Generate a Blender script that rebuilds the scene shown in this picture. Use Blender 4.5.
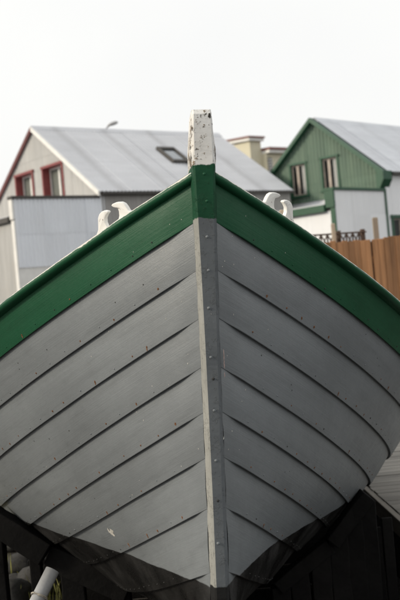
import bpy, bmesh, math, random
from mathutils import Vector, Matrix, noise as mnoise

random.seed(7)
for o in list(bpy.data.objects):
    bpy.data.objects.remove(o, do_unlink=True)
SC = bpy.context.scene
COL = SC.collection
R = math.radians

# ------------------------------------------------------------------ camera
EYE = 1.85                       # eye height over the ground
ROLL = R(5.0)                    # the photograph is tilted
FPX = 1000.0                     # focal length in pixels of a 400 x 600 frame
cam_d = bpy.data.cameras.new('camera')
cam = bpy.data.objects.new('camera', cam_d)
COL.objects.link(cam)
SC.camera = cam
cam_d.sensor_fit = 'VERTICAL'
cam_d.sensor_height = 36.0
cam_d.lens = 36.0 * FPX / 600.0
cam_d.clip_start = 0.05
cam_d.clip_end = 5000
cam_d.dof.use_dof = True
cam_d.dof.focus_distance = 4.0
cam_d.dof.aperture_fstop = 4.6
ca, sa = math.cos(ROLL), math.sin(ROLL)
cam.matrix_world = Matrix(((ca, sa, 0, 0), (0, 0, -1, 0), (-sa, ca, 0, EYE), (0, 0, 0, 1)))


def at(u, v, y):
    """world point seen at photo pixel (u, v) at forward distance y (used to survey positions)"""
    xc, zc = (u - 200) / FPX * y, (300 - v) / FPX * y
    return Vector((xc * ca + zc * sa, y, -xc * sa + zc * ca + EYE))


# ------------------------------------------------------------------ light
SUN_EL, SUN_AZ = R(24), R(-104)   # azimuth measured from the view direction, negative = left
w = bpy.data.worlds.new('World')
SC.world = w
w.use_nodes = True
nt = w.node_tree
nt.nodes.clear()
sky = nt.nodes.new('ShaderNodeTexSky')
sky.sky_type = 'NISHITA'
sky.sun_disc = False
sky.sun_elevation = SUN_EL
sky.sun_rotation = SUN_AZ
sky.air_density = 1.0
sky.dust_density = 6.0
sky.ozone_density = 1.0
mix = nt.nodes.new('ShaderNodeMix')          # thin bright overcast over the whole dome
mix.data_type = 'RGBA'
mix.inputs['Factor'].default_value = 0.90
wtc = nt.nodes.new('ShaderNodeTexCoord')
wno = nt.nodes.new('ShaderNodeTexNoise')      # faint unevenness of the cloud layer
wno.inputs['Scale'].default_value = 2.2
wno.inputs['Detail'].default_value = 4
wrp = nt.nodes.new('ShaderNodeValToRGB')
wrp.color_ramp.elements[0].position, wrp.color_ramp.elements[1].position = 0.3, 0.7
wrp.color_ramp.elements[0].color = (0.915, 0.915, 0.905, 1)
wrp.color_ramp.elements[1].color = (1.0, 0.998, 0.965, 1)
wsc = nt.nodes.new('ShaderNodeVectorMath')
wsc.operation = 'SCALE'
wsc.inputs['Scale'].default_value = 9.75
nt.links.new(wtc.outputs['Generated'], wno.inputs['Vector'])
nt.links.new(wno.outputs['Fac'], wrp.inputs['Fac'])
nt.links.new(wrp.outputs['Color'], wsc.inputs[0])
nt.links.new(wsc.outputs[0], mix.inputs['B'])
bgd = nt.nodes.new('ShaderNodeBackground')
bgd.inputs['Strength'].default_value = 0.0745
wo = nt.nodes.new('ShaderNodeOutputWorld')
nt.links.new(sky.outputs[0], mix.inputs['A'])
nt.links.new(mix.outputs['Result'], bgd.inputs['Color'])
nt.links.new(bgd.outputs[0], wo.inputs['Surface'])

sd = bpy.data.lights.new('sun', 'SUN')
sd.energy = 1.6
sd.angle = R(12)
sd.color = (1.0, 0.90, 0.74)
sun = bpy.data.objects.new('sun', sd)
COL.objects.link(sun)
sdir = Vector((math.sin(SUN_AZ) * math.cos(SUN_EL), math.cos(SUN_AZ) * math.cos(SUN_EL), math.sin(SUN_EL)))
sun.rotation_euler = sdir.to_track_quat('Z', 'Y').to_euler()
sun.location = sdir * 60

SC.view_settings.view_transform = 'Standard'
SC.view_settings.look = 'None'
SC.view_settings.exposure = 0.63
SC.view_settings.gamma = 1.0
SC.view_settings.use_curve_mapping = False
SC.render.engine = 'CYCLES'
SC.cycles.max_bounces = 6


# ------------------------------------------------------------------ node helpers
class NB:
    def __init__(self, name):
        self.m = bpy.data.materials.new(name)
        self.m.use_nodes = True
        self.t = self.m.node_tree
        self.b = self.t.nodes['Principled BSDF']
        self.tc = self.t.nodes.new('ShaderNodeTexCoord')

    def n(self, kind, **kw):
        x = self.t.nodes.new(kind)
        for k, v in kw.items():
            setattr(x, k, v)
        return x

    def l(self, a, b):
        self.t.links.new(a, b)

    def coord(self, scale=(1, 1, 1), loc=(0, 0, 0), src='Object'):
        mp = self.n('ShaderNodeMapping')
        mp.inputs['Scale'].default_value = scale
        mp.inputs['Location'].default_value = loc
        self.l(self.tc.outputs[src], mp.inputs['Vector'])
        return mp.outputs[0]

    def noise(self, vec, scale, detail=4, rough=0.6):
        x = self.n('ShaderNodeTexNoise')
        x.inputs['Scale'].default_value = scale
        x.inputs['Detail'].default_value = detail
        x.inputs['Roughness'].default_value = rough
        self.l(vec, x.inputs['Vector'])
        return x.outputs['Fac']

    def ramp(self, fac, lo, hi, c0=(0, 0, 0), c1=(1, 1, 1)):
        x = self.n('ShaderNodeValToRGB')
        x.color_ramp.elements[0].position = lo
        x.color_ramp.elements[1].position = hi
        x.color_ramp.elements[0].color = (*c0, 1)
        x.color_ramp.elements[1].color = (*c1, 1)
        self.l(fac, x.inputs['Fac'])
        return x.outputs['Color']

    def mix(self, fac, a, b):
        x = self.n('ShaderNodeMix', data_type='RGBA')
        for sock, v in (('Factor', fac), ('A', a), ('B', b)):
            if isinstance(v, (int, float)):
                x.inputs[sock].default_value = v
            elif isinstance(v, tuple):
                x.inputs[sock].default_value = (*v, 1)
            else:
                self.l(v, x.inputs[sock])
        return x.outputs['Result']

    def math(self, op, a, b=None, c=None, clamp=False):
        x = self.n('ShaderNodeMath', operation=op, use_clamp=clamp)
        for i, v in enumerate((a, b, c)):
            if v is None:
                continue
            if isinstance(v, (int, float)):
                x.inputs[i].default_value = v
            else:
                self.l(v, x.inputs[i])
        return x.outputs[0]

    def bump(self, h, strength=0.3, dist=0.01, prev=None):
        x = self.n('ShaderNodeBump')
        x.inputs['Strength'].default_value = strength
        x.inputs['Distance'].default_value = dist
        self.l(h, x.inputs['Height'])
        if prev is not None:
            self.l(prev, x.inputs['Normal'])
        return x.outputs[0]

    def sep(self, src='Object'):
        x = self.n('ShaderNodeSeparateXYZ')
        self.l(self.tc.outputs[src], x.inputs[0])
        return x.outputs

    def done(self, col=None, rough=None, nor=None, **kw):
        for sock, v in (('Base Color', col), ('Roughness', rough), ('Normal', nor)):
            if v is None:
                continue
            if isinstance(v, (int, float)):
                self.b.inputs[sock].default_value = v
            elif isinstance(v, tuple):
                self.b.inputs[sock].default_value = (*v, 1)
            else:
                self.l(v, self.b.inputs[sock])
        for k, v in kw.items():
            self.b.inputs[k].default_value = v
        return self.m


def mul(c, f):
    return tuple(min(1, x * f) for x in c)


def simple(name, c, rough=0.6, var=0.25, scale=6, stretch=(1, 1, 1), bump=0.15, bd=0.004, rnd=0.0, **kw):
    """painted / weathered surface: two scales of noise, fine bump, tone per object"""
    n = NB(name)
    v = n.coord(stretch)
    a = n.noise(v, scale, 5)
    b = n.noise(v, scale * 7, 3)
    f = n.math('ADD', n.math('MULTIPLY', a, 0.7), n.math('MULTIPLY', b, 0.3))
    col = n.ramp(f, 0.3, 0.72, mul(c, 1 - var), mul(c, 1 + var))
    if rnd:
        oi = n.n('ShaderNodeObjectInfo')
        k = n.math('MULTIPLY_ADD', oi.outputs['Random'], 2 * rnd, 1 - rnd)
        hs = n.n('ShaderNodeHueSaturation')
        n.l(k, hs.inputs['Value'])
        n.l(col, hs.inputs['Color'])
        col = hs.outputs[0]
    nor = n.bump(b, bump, bd) if bump else None
    return n.done(col, rough, nor, **kw)


# ------------------------------------------------------------------ mesh helpers
def mesh_obj(name, verts, faces, mat, parent=None, smooth=False, loc=None, bevel=0, kind=None):
    me = bpy.data.meshes.new(name)
    me.from_pydata([tuple(v) for v in verts], [], faces)
    me.update()
    if smooth:
        me.polygons.foreach_set('use_smooth', [True] * len(me.polygons))
    o = bpy.data.objects.new(name, me)
    me.materials.append(mat)
    COL.objects.link(o)
    if parent is not None:
        o.parent = parent
    if loc is not None:
        o.location = loc
    if bevel:
        b = o.modifiers.new('bevel', 'BEVEL')
        b.width = bevel
        b.segments = 2
        b.limit_method = 'ANGLE'
    if kind:
        o['kind'] = kind
    return o


def tag(o, label, cat, group=None):
    o['label'] = label
    o['category'] = cat
    if group:
        o['group'] = group
    return o


def empty(name, loc, rz=0.0, label=None, cat=None, group=None):
    o = bpy.data.objects.new(name, None)
    COL.objects.link(o)
    o.location = loc
    o.rotation_euler = (0, 0, rz)
    o.empty_display_size = 0.2
    if label:
        tag(o, label, cat, group)
    return o


BOXF = [(0, 3, 2, 1), (4, 5, 6, 7), (0, 1, 5, 4), (1, 2, 6, 5), (2, 3, 7, 6), (3, 0, 4, 7)]


def boxv(x0, x1, y0, y1, z0, z1):
    return [Vector(p) for p in ((x0, y0, z0), (x1, y0, z0), (x1, y1, z0), (x0, y1, z0),
                                (x0, y0, z1), (x1, y0, z1), (x1, y1, z1), (x0, y1, z1))]


def box(name, x0, x1, y0, y1, z0, z1, mat, parent=None, bevel=0.004, kind=None):
    return mesh_obj(name, boxv(x0, x1, y0, y1, z0, z1), BOXF, mat, parent, bevel=bevel, kind=kind)


def beam(name, a, b, wid, hei, mat, parent=None, bevel=0.006, up=Vector((0, 0, 1)), jit=0.0):
    """squared timber from a to b"""
    a, b = Vector(a), Vector(b)
    t = (b - a).normalized()
    s = t.cross(up)
    if s.length < 1e-3:
        s = Vector((1, 0, 0))
    s.normalize()
    n = s.cross(t)
    vs, fs = [], []
    N = 7 if jit else 2
    for i in range(N):
        p = a.lerp(b, i / (N - 1))
        for sx, sn in ((-1, -1), (1, -1), (1, 1), (-1, 1)):
            q = p + s * (sx * wid / 2) + n * (sn * hei / 2)
            if jit:
                q += Vector((random.uniform(-1, 1), random.uniform(-1, 1), random.uniform(-1, 1))) * jit
            vs.append(q)
    fs.append((3, 2, 1, 0))
    for i in range(N - 1):
        for j in range(4):
            k = (j + 1) % 4
            fs.append((i * 4 + j, i * 4 + k, i * 4 + 4 + k, i * 4 + 4 + j))
    m = (N - 1) * 4
    fs.append((m, m + 1, m + 2, m + 3))
    return mesh_obj(name, vs, fs, mat, parent, bevel=bevel)


def tube(path, rad, seg=14, cap=True):
    vs, fs = [], []
    n = len(path)
    ref = None
    for i, p in enumerate(path):
        t = (path[min(i + 1, n - 1)] - path[max(i - 1, 0)]).normalized()
        if ref is None:
            ref = t.orthogonal().normalized()
        s = (ref - t * ref.dot(t)).normalized()
        ref = s
        q = t.cross(s)
        r = rad[i] if isinstance(rad, (list, tuple)) else rad
        for k in range(seg):
            a = 2 * math.pi * k / seg
            vs.append(p + s * (math.cos(a) * r) + q * (math.sin(a) * r))
    for i in range(n - 1):
        for k in range(seg):
            k2 = (k + 1) % seg
            fs.append((i * seg + k, i * seg + k2, (i + 1) * seg + k2, (i + 1) * seg + k))
    if cap:
        fs.append(tuple(range(seg - 1, -1, -1)))
        fs.append(tuple((n - 1) * seg + k for k in range(seg)))
    return vs, fs


# ------------------------------------------------------------------ materials
M = {}
M['ground'] = simple('packed_dirt', (0.035, 0.031, 0.027), 0.95, 0.45, 1.4, bump=0.9, bd=0.03)
M['grass'] = simple('dry_grass', (0.30, 0.29, 0.09), 0.8, 0.35, 5)
M['rock'] = simple('wet_basalt', (0.06, 0.057, 0.052), 0.8, 0.55, 9, bump=0.7, bd=0.02, rnd=0.25)
M['tar'] = simple('tarred_timber', (0.0045, 0.0042, 0.004), 0.85, 0.65, 5, (1, 1, 1), bump=0.5, bd=0.006, rnd=0.3, **{'Specular IOR Level': 0.15})
M['charcoal'] = simple('weathered_dark_timber', (0.014, 0.0145, 0.016), 0.85, 0.4, 8, (1, 3, 8), bump=0.6, bd=0.006, **{'Specular IOR Level': 0.2})
M['iron'] = simple('dark_iron', (0.03, 0.027, 0.025), 0.5, 0.4, 30, Metallic=0.6)
M['galv'] = simple('galvanised_steel', (0.38, 0.38, 0.38), 0.45, 0.15, 9, Metallic=0.5)


def mk_galv_roof(name, c, metallic=0.0, rough=0.55, stain=0.5):
    n = NB(name)
    a = n.noise(n.coord((1.0, 0.35, 0.35)), 1.3, 5)
    b = n.noise(n.coord((7, 0.5, 0.5)), 1.6, 4)
    f = n.math('ADD', n.math('MULTIPLY', a, 0.5), n.math('MULTIPLY', b, 0.5))
    oi = n.n('ShaderNodeObjectInfo')
    col = n.ramp(f, 0.32, 0.7, mul(c, 0.86), mul(c, 1.1))
    yy = n.math('DIVIDE', n.math('ADD', n.sep()[1], n.math('MULTIPLY', a, .35)), 2.05)
    band = n.math('ABSOLUTE', n.math('SUBTRACT', n.math('FRACT', yy), .5))
    dirt = n.math('MULTIPLY', n.ramp(band, .0, .13, (1, 1, 1), (0, 0, 0)), n.math('MULTIPLY', b, stain))
    col = n.mix(dirt, col, (.13, .12, .115))
    hs = n.n('ShaderNodeHueSaturation')
    n.l(n.math('MULTIPLY_ADD', oi.outputs['Random'], 0.04, 0.98), hs.inputs['Value'])
    n.l(col, hs.inputs['Color'])
    return n.done(hs.outputs[0], rough, n.bump(n.noise(n.coord(), 14, 3), 0.1, 0.01), Metallic=metallic)


def mk_cladding(name, c, rough=0.6, streak=0.2, grime=(0.3, 0.27, 0.22), gf=0.25):
    """painted corrugated iron with vertical rain streaks"""
    n = NB(name)
    a = n.noise(n.coord((5, 5, 0.35)), 1.5, 5)
    b = n.noise(n.coord(), 0.9, 4)
    col = n.ramp(a, 0.3, 0.7, mul(c, 1 - streak), mul(c, 1 + streak * 0.5))
    col = n.mix(n.math('MULTIPLY', n.ramp(n.math('MULTIPLY', a, b), 0.22, 0.42), gf), col, grime)
    oi = n.n('ShaderNodeObjectInfo')
    hs = n.n('ShaderNodeHueSaturation')
    n.l(n.math('MULTIPLY_ADD', oi.outputs['Random'], 0.08, 0.96), hs.inputs['Value'])
    n.l(col, hs.inputs['Color'])
    return n.done(hs.outputs[0], rough, n.bump(n.noise(n.coord(), 20, 3), 0.1, 0.01))


M['roof_left'] = mk_galv_roof('old_galvanised_roof', (0.56, 0.57, 0.60))
M['roof_right'] = mk_galv_roof('pale_roof_sheet', (0.62, 0.64, 0.68), stain=0.2)
M['clad_beige'] = mk_cladding('pale_grey_cladding', (0.44, 0.438, 0.43))
M['clad_blue'] = mk_cladding('pale_blue_grey_cladding', (0.82, 0.85, 0.90), 0.5, 0.08, (0.45, 0.42, 0.4), 0.15)
M['clad_white'] = mk_cladding('white_cladding', (0.85, 0.86, 0.88), 0.55, 0.06, (0.5, 0.48, 0.45), 0.15)
M['clad_green'] = mk_cladding('green_cladding', (0.094, 0.152, 0.108), 0.55, 0.22, (0.15, 0.2, 0.13), 0.3)
M['clad_grey'] = mk_cladding('grey_wall_cladding', (0.33, 0.32, 0.31))
M['white_trim'] = simple('white_trim_paint', (0.76, 0.75, 0.72), 0.5, 0.12, 4)
M['green_trim'] = simple('dark_green_trim_paint', (0.014, 0.075, 0.038), 0.5, 0.2, 5)
M['red_trim'] = simple('faded_red_paint', (0.22, 0.05, 0.05), 0.55, 0.25, 6)
M['red_dark'] = simple('dark_red_bargeboard', (0.13, 0.035, 0.033), 0.55, 0.25, 6)
M['brown_trim'] = simple('brown_window_frame', (0.40, 0.34, 0.29), 0.55, 0.25, 6)
M['dark_trim'] = simple('dark_gutter', (0.06, 0.055, 0.05), 0.6, 0.3, 6)
M['yellow'] = mk_cladding('pale_yellow_render', (0.62, 0.58, 0.44), 0.7, 0.08, (0.5, 0.45, 0.3), 0.1)
M['red_roof'] = simple('rust_red_roof', (0.22, 0.10, 0.085), 0.6, 0.25, 3)
M['pane_sheet'] = simple('pale_sky_reflection', (0.7, 0.7, 0.68), 0.9, 0.15, 9, (9, 9, 0.5))  # pale sheet behind panes, sky reflection put into its colour
M['net'] = simple('grey_net_curtain', (0.27, 0.29, 0.26), 0.9, 0.45, 9, (9, 9, 0.5))
M['room'] = simple('dim_room', (0.06, 0.06, 0.06), 0.9, 0.2, 2)


def mk_glass():
    n = NB('window_glass')
    nz = n.noise(n.coord(), 1.2, 2)
    return n.done((0.03, 0.035, 0.035), 0.05, n.bump(nz, 0.06, 0.02), **{'Specular IOR Level': 0.8, 'Alpha': 0.15})


M['glass'] = mk_glass()


def mk_planks(name, c, grain_axis, rough=0.75, var=0.4, rnd=0.2):
    n = NB(name)
    st = [14, 14, 14]
    st[grain_axis] = 0.7
    oi = n.n('ShaderNodeObjectInfo')
    mp = n.n('ShaderNodeMapping')
    mp.inputs['Scale'].default_value = st
    n.l(n.tc.outputs['Object'], mp.inputs['Vector'])
    cx = n.n('ShaderNodeCombineXYZ')
    n.l(n.math('MULTIPLY', oi.outputs['Random'], 37), cx.inputs[0])
    n.l(n.math('MULTIPLY', oi.outputs['Random'], 91), cx.inputs[1])
    n.l(n.math('MULTIPLY', oi.outputs['Random'], 53), cx.inputs[2])
    n.l(cx.outputs[0], mp.inputs['Location'])
    a = n.noise(mp.outputs[0], 1.6, 7, 0.65)
    k = n.noise(mp.outputs[0], 0.5, 3, 0.5)
    f = n.math('ADD', n.math('MULTIPLY', a, 0.65), n.math('MULTIPLY', k, 0.35))
    col = n.ramp(f, 0.33, 0.66, mul(c, 1 - var), mul(c, 1 + var * 0.7))
    hs = n.n('ShaderNodeHueSaturation')
    n.l(n.math('MULTIPLY_ADD', oi.outputs['Random'], 2 * rnd, 1 - rnd), hs.inputs['Value'])
    n.l(col, hs.inputs['Color'])
    return n.done(hs.outputs[0], rough, n.bump(a, 0.5, 0.004))


M['fence'] = mk_planks('stained_fence_wood', (0.42, 0.205, 0.090), 2, var=0.5, rnd=0.2)
M['post_pale'] = mk_planks('pale_grey_post_wood', (0.36, 0.29, 0.22), 2, var=0.3)
M['lattice'] = mk_planks('brown_lattice_wood', (0.10, 0.06, 0.04), 2)
M['deckwood'] = mk_planks('silvered_deck_wood', (0.25, 0.235, 0.21), 0, var=0.5, rnd=0.14)
M['deckedge'] = mk_planks('tan_deck_edge_wood', (0.20, 0.18, 0.155), 1, var=0.35)

# ------------------------------------------------------------------ ground
def gz(x, y):
    d = math.hypot(x, y - 5)
    return (0.05 * mnoise.noise((x * 0.8, y * 0.8, 3.1)) + 0.015 * mnoise.noise((x * 4, y * 4, 1))) if d < 30 else 0.0


vs, fs = [], []
gx = [-900, -300, -100, -40, -20] + [-12 + i * 0.4 for i in range(61)] + [20, 40, 100, 300, 900]
gy = [-300, -60, -20, -8] + [-4 + i * 0.4 for i in range(56)] + [24, 32, 45, 70, 120, 250, 600, 1500]
for yy in gy:
    for xx in gx:
        vs.append((xx, yy, gz(xx, yy)))
nx = len(gx)
for j in range(len(gy) - 1):
    for i in range(nx - 1):
        fs.append((j * nx + i, j * nx + i + 1, (j + 1) * nx + i + 1, (j + 1) * nx + i))
ground = mesh_obj('ground', vs, fs, M['ground'], smooth=True)
ground['kind'] = 'structure'

# ------------------------------------------------------------------ the boat
# strake edges surveyed from the photograph: height at the stem, half beam, sheer drop, fullness
LB = 3.2
Z0 = [0.4526, 0.2755, 0.1069, -0.0630, -0.2345, -0.3941, -0.5558, -0.7357, -0.9655, -1.22]
WK = [1.5812, 1.4549, 1.3352, 1.2079, 1.0748, 0.9320, 0.7790, 0.5921, 0.4058, 0.012]
BK = [0.6189, 0.5978, 0.5782, 0.5685, 0.5544, 0.5272, 0.4851, 0.4334, 0.3529, 0.25]
EK = [1.5891, 1.5422, 1.5403, 1.5495, 1.5605, 1.6184, 1.6767, 1.6971, 1.6991, 1.7]
YAW, BROLL, BX0, BPIT, BD = -0.0716, -0.0443, 0.0283, 0.0362, FPX / 285
BO = Vector((0, LB, -1.74))      # base of the boat in hull coordinates (keel amidships)


def edge(k, s, side):
    k0 = max(0, min(8, int(math.floor(k))))
    t = k - k0
    def L_(A):
        return A[k0] + (A[k0 + 1] - A[k0]) * t
    ss = s if s <= LB else 2 * LB - s
    z = L_(Z0) - L_(BK) * ss + L_(BK) / (2 * LB) * ss * ss
    wd = 0.032 + L_(WK) * (1 - max(0.0, 1 - ss / LB) ** (1 + L_(EK)))
    y = ss - 0.08 * z
    if s > LB:
        y = 2 * LB - ss + 0.08 * z
    return Vector((side * wd, y, z))


def hullnormal(k, s, side):
    e = 1e-3
    ds = edge(k, s + e, side) - edge(k, s - e, side)
    dk = edge(min(9, k + 0.2), s, side) - edge(max(0, k - 0.2), s, side)
    n = ds.cross(dk)
    if n.x * side < 0:
        n = -n
    return n.normalized()


def rot_yz(p):   # y,z = y c + z s , -y s + z c
    return Matrix(((1, 0, 0), (0, math.cos(p), math.sin(p)), (0, -math.sin(p), math.cos(p)))).to_4x4()


def rot_xy(p):   # X = x c + y s, Y = -x s + y c
    return Matrix(((math.cos(p), math.sin(p), 0), (-math.sin(p), math.cos(p), 0), (0, 0, 1))).to_4x4()


def rot_xz(p):   # X = x c + z s, Z = -x s + z c
    return Matrix(((math.cos(p), 0, math.sin(p)), (0, 1, 0), (-math.sin(p), 0, math.cos(p)))).to_4x4()


HULL = (Matrix.Translation((0, 0, EYE)) @ rot_xz(ROLL) @ Matrix.Translation((BX0, BD, 0))
        @ rot_xz(BROLL) @ rot_xy(YAW) @ rot_yz(BPIT))
boat = empty('clinker_boat', (0, 0, 0))
boat.matrix_world = HULL @ Matrix.Translation(BO)
tag(boat, 'grey clinker rowing boat with green top strake and white stem head, seen bow on', 'boat')
WLZ = -1.012 - BO.z              # black bottom paint starts here, local z


def mk_hull(name, base, bottom=True, worn=False, uvb=True, gloss=0.36):
    n = NB(name)
    v = n.coord()
    big = n.noise(v, 2.2, 5)
    fine = n.noise(v, 60, 4)
    brush = n.noise(n.coord((1.2, 22, 1), src='UV'), 1.6, 6, 0.65) if uvb else n.noise(n.coord((5, 5, 16)), 2.2, 5)
    smud = n.noise(n.coord((1.0, 1.6, 1), src='UV'), 2.4, 6, 0.7)
    spk = n.noise(v, 26, 6, 0.7)
    oi = n.n('ShaderNodeObjectInfo')
    col = n.ramp(big, 0.3, 0.7, mul(base, 0.86), mul(base, 1.10))
    col = n.mix(n.math('MULTIPLY', n.ramp(brush, 0.45, 0.75), 0.16), col, mul(base, 1.25))
    if uvb:
        col = n.mix(n.math('MULTIPLY', n.ramp(smud, 0.50, 0.70), 0.45), col, mul(base, 0.68))
        col = n.mix(n.math('MULTIPLY', n.ramp(smud, 0.30, 0.44, (1, 1, 1), (0, 0, 0)), 0.25), col, mul(base, 1.3))
    col = n.mix(n.math('MULTIPLY', n.ramp(spk, 0.66, 0.74), 0.5), col, mul(base, 0.55))
    hs = n.n('ShaderNodeHueSaturation')
    n.l(n.math('MULTIPLY_ADD', oi.outputs['Random'], 0.10, 0.95), hs.inputs['Value'])
    n.l(col, hs.inputs['Color'])
    col = hs.outputs[0]
    ob = n.sep()
    if worn:                      # paint rubbed through to pale wood on the upper edge of the rail
        nz = n.n('ShaderNodeNewGeometry')
        vt = n.n('ShaderNodeVectorTransform', vector_type='NORMAL', convert_from='WORLD', convert_to='OBJECT')
        n.l(nz.outputs['Normal'], vt.inputs[0])
        sx = n.n('ShaderNodeSeparateXYZ')
        n.l(vt.outputs[0], sx.inputs[0])
        wn = n.noise(v, 9, 6, 0.7)
        wn2 = n.noise(v, 45, 4, 0.7)
        f = n.math('ADD', n.math('MULTIPLY_ADD', sx.outputs[2], 0.62, -.21), n.math('ADD', n.math('MULTIPLY', wn, 0.9), n.math('MULTIPLY', wn2, 0.3)))
        col = n.mix(n.ramp(f, 0.66, 0.74), col, (0.62, 0.59, 0.53))
    rough = n.math('MULTIPLY_ADD', spk, 0.3, gloss - 0.12)
    if bottom:
        wv = n.math('MULTIPLY_ADD', n.noise(n.coord((1, 1, 1)), 4, 3), 0.018, -0.009)
        zz = n.math('ADD', n.math('ADD', ob[2], wv), n.math('MINIMUM', n.math('MAXIMUM', n.math('MULTIPLY', ob[0], -0.13), 0.0), 0.032))
        f = n.ramp(n.math('MULTIPLY_ADD', n.math('SUBTRACT', zz, WLZ), 40, 0.5, clamp=True), 0.40, 0.60, (1, 1, 1), (0, 0, 0))
        tarc = n.ramp(n.noise(v, 6, 6, 0.7), 0.35, 0.75, (0.005, 0.005, 0.005), (0.016, 0.015, 0.014))
        col = n.mix(f, col, tarc)
        rough = n.mix(f, rough, n.ramp(n.noise(v, 3, 5), 0.35, 0.65, (0.22,) * 3, (0.6,) * 3))
    if bottom:
        n.l(n.mix(f, (0.42,) * 3, (0.6,) * 3), n.b.inputs['Specular IOR Level'])
    nor = n.bump(brush, 0.16, 0.006)
    nor = n.bump(spk, 0.22, 0.004, nor)
    nor = n.bump(fine, 0.10, 0.002, nor)
    return n.done(col, rough, nor, **({} if bottom else {'Specular IOR Level': 0.22}))


GREY = (0.166, 0.180, 0.190)
GREEN = (0.0135, 0.080, 0.038)
M['hull_grey'] = mk_hull('grey_hull_paint', GREY)
M['hull_green'] = mk_hull('green_hull_paint', GREEN, bottom=False, gloss=0.40)
M['rail_green'] = mk_hull('green_rail_paint_worn', GREEN, bottom=False, worn=True, uvb=False, gloss=0.40)


def mk_stem(gc=None):
    """one timber painted in bands: black foot, grey, green, flaking white head"""
    n = NB('stem_paint_bands')
    gc = gc or (0.120, 0.131, 0.140)  # darker than the hull grey: dim light on the stem face put into colour
    v = n.coord()
    ob = n.sep()
    big = n.noise(v, 5, 5)
    spk = n.noise(v, 42, 6, 0.72)
    wob = n.math('MULTIPLY_ADD', n.noise(v, 22, 3), 0.02, -0.01)
    zz = n.math('ADD', ob[2], wob)

    def above(z):
        return n.math('MULTIPLY_ADD', n.math('SUBTRACT', zz, z), 250, 0.5, clamp=True)
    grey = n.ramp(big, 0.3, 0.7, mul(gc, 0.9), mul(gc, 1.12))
    grn = n.ramp(big, 0.3, 0.7, mul(GREEN, 0.62), mul(GREEN, .95))  # green darkened likewise for the dim stem face
    wht = n.ramp(big, 0.3, 0.7, (0.62, 0.60, 0.56), (0.78, 0.77, 0.75))
    chip = n.ramp(n.math('ADD', n.math('MULTIPLY', spk, 0.75), n.math('ADD', n.math('MULTIPLY', n.noise(v, 11, 4), 0.35), n.math('MULTIPLY', n.math('SUBTRACT', n.math('ABSOLUTE', ob[0]), .022, clamp=True), 2.2))), 0.60, 0.632)
    chipc = n.ramp(n.noise(v, 30, 2), 0.42, 0.62, (0.05, 0.045, 0.04), (0.34, 0.24, 0.15))
    wht = n.mix(chip, wht, chipc)
    nick = n.math('MULTIPLY', n.ramp(spk, 0.68, 0.72), 0.7)
    grey = n.mix(nick, grey, (0.5, 0.48, 0.44))
    grn = n.mix(nick, grn, (0.01, 0.02, 0.015))
    col = n.mix(above(-1.005 - BO.z), (0.014, 0.014, 0.014), grey)
    col = n.mix(above(0.279 - BO.z), col, grn)
    col = n.mix(above(0.461 - BO.z), col, wht)
    nor = n.bump(big, 0.25, 0.01)
    nor = n.bump(chip, 0.5, 0.004, nor)
    nor = n.bump(spk, 0.3, 0.004, nor)
    return n.done(col, 0.6, nor, **{'Specular IOR Level': 0.15})


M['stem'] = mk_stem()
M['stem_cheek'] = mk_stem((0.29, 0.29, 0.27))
M['white_iron'] = None
n = NB('chipped_white_metal_paint')
spk = n.noise(n.coord(), 38, 5, 0.7)
M['white_iron'] = n.done(n.mix(n.ramp(spk, 0.625, 0.66), (0.82, 0.81, 0.78), (0.09, 0.05, 0.03)), 0.45, n.bump(spk, 0.2, 0.003))
M['rust'] = simple('rust_spot', (0.165, 0.072, 0.030), 0.9, 0.5, 60)
M['rivet'] = simple('painted_rivet', (0.21, 0.21, 0.20), 0.5, 0.3, 60)
M['darkrivet'] = simple('dark_rivet', (0.035, 0.035, 0.034), 0.9, 0.3, 60)
M['chip'] = simple('bare_pale_primer', (0.55, 0.53, 0.48), 0.8, 0.3, 50)
M['chip_red'] = simple('old_pink_primer', (0.42, 0.30, 0.27), 0.8, 0.3, 50)
M['boatdeck'] = mk_planks('grey_painted_boards', (0.3, 0.3, 0.28), 1, var=0.15, rnd=0.1)

S_SAMPLES = [2 * LB * 0.5 * ((i / 70) ** 1.55) for i in range(71)]
S_SAMPLES = S_SAMPLES + [2 * LB - s for s in reversed(S_SAMPLES[:-1])][::2]
if S_SAMPLES[-1] < 2 * LB:
    S_SAMPLES.append(2 * LB)


def smooth(a, b, x):
    t = max(0.0, min(1.0, (x - a) / (b - a)))
    return t * t * (3 - 2 * t)


THK = 0.0112


def thick(s):
    e = min(s, 2 * LB - s)
    return 0.0015 + (THK - 0.0015) * smooth(0.015, 0.10, e)


def strake_point(j, t, s, side, wob=0.0):
    k = j + t
    p = edge(max(0.0, k), s, side)
    n = hullnormal(max(0.0, min(9, k)), s, side)
    th = thick(s)
    g = 0.0022 * smooth(0.015, 0.1, min(s, 2 * LB - s))
    off = -g + (th + g) * max(0, t) + 0.004 * 4 * max(0, t) * (1 - t)
    return p + n * (off + wob), n, th


TS = [-0.10, 0.0, 0.2, 0.4, 0.6, 0.8, 0.93, 1.0]


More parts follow.
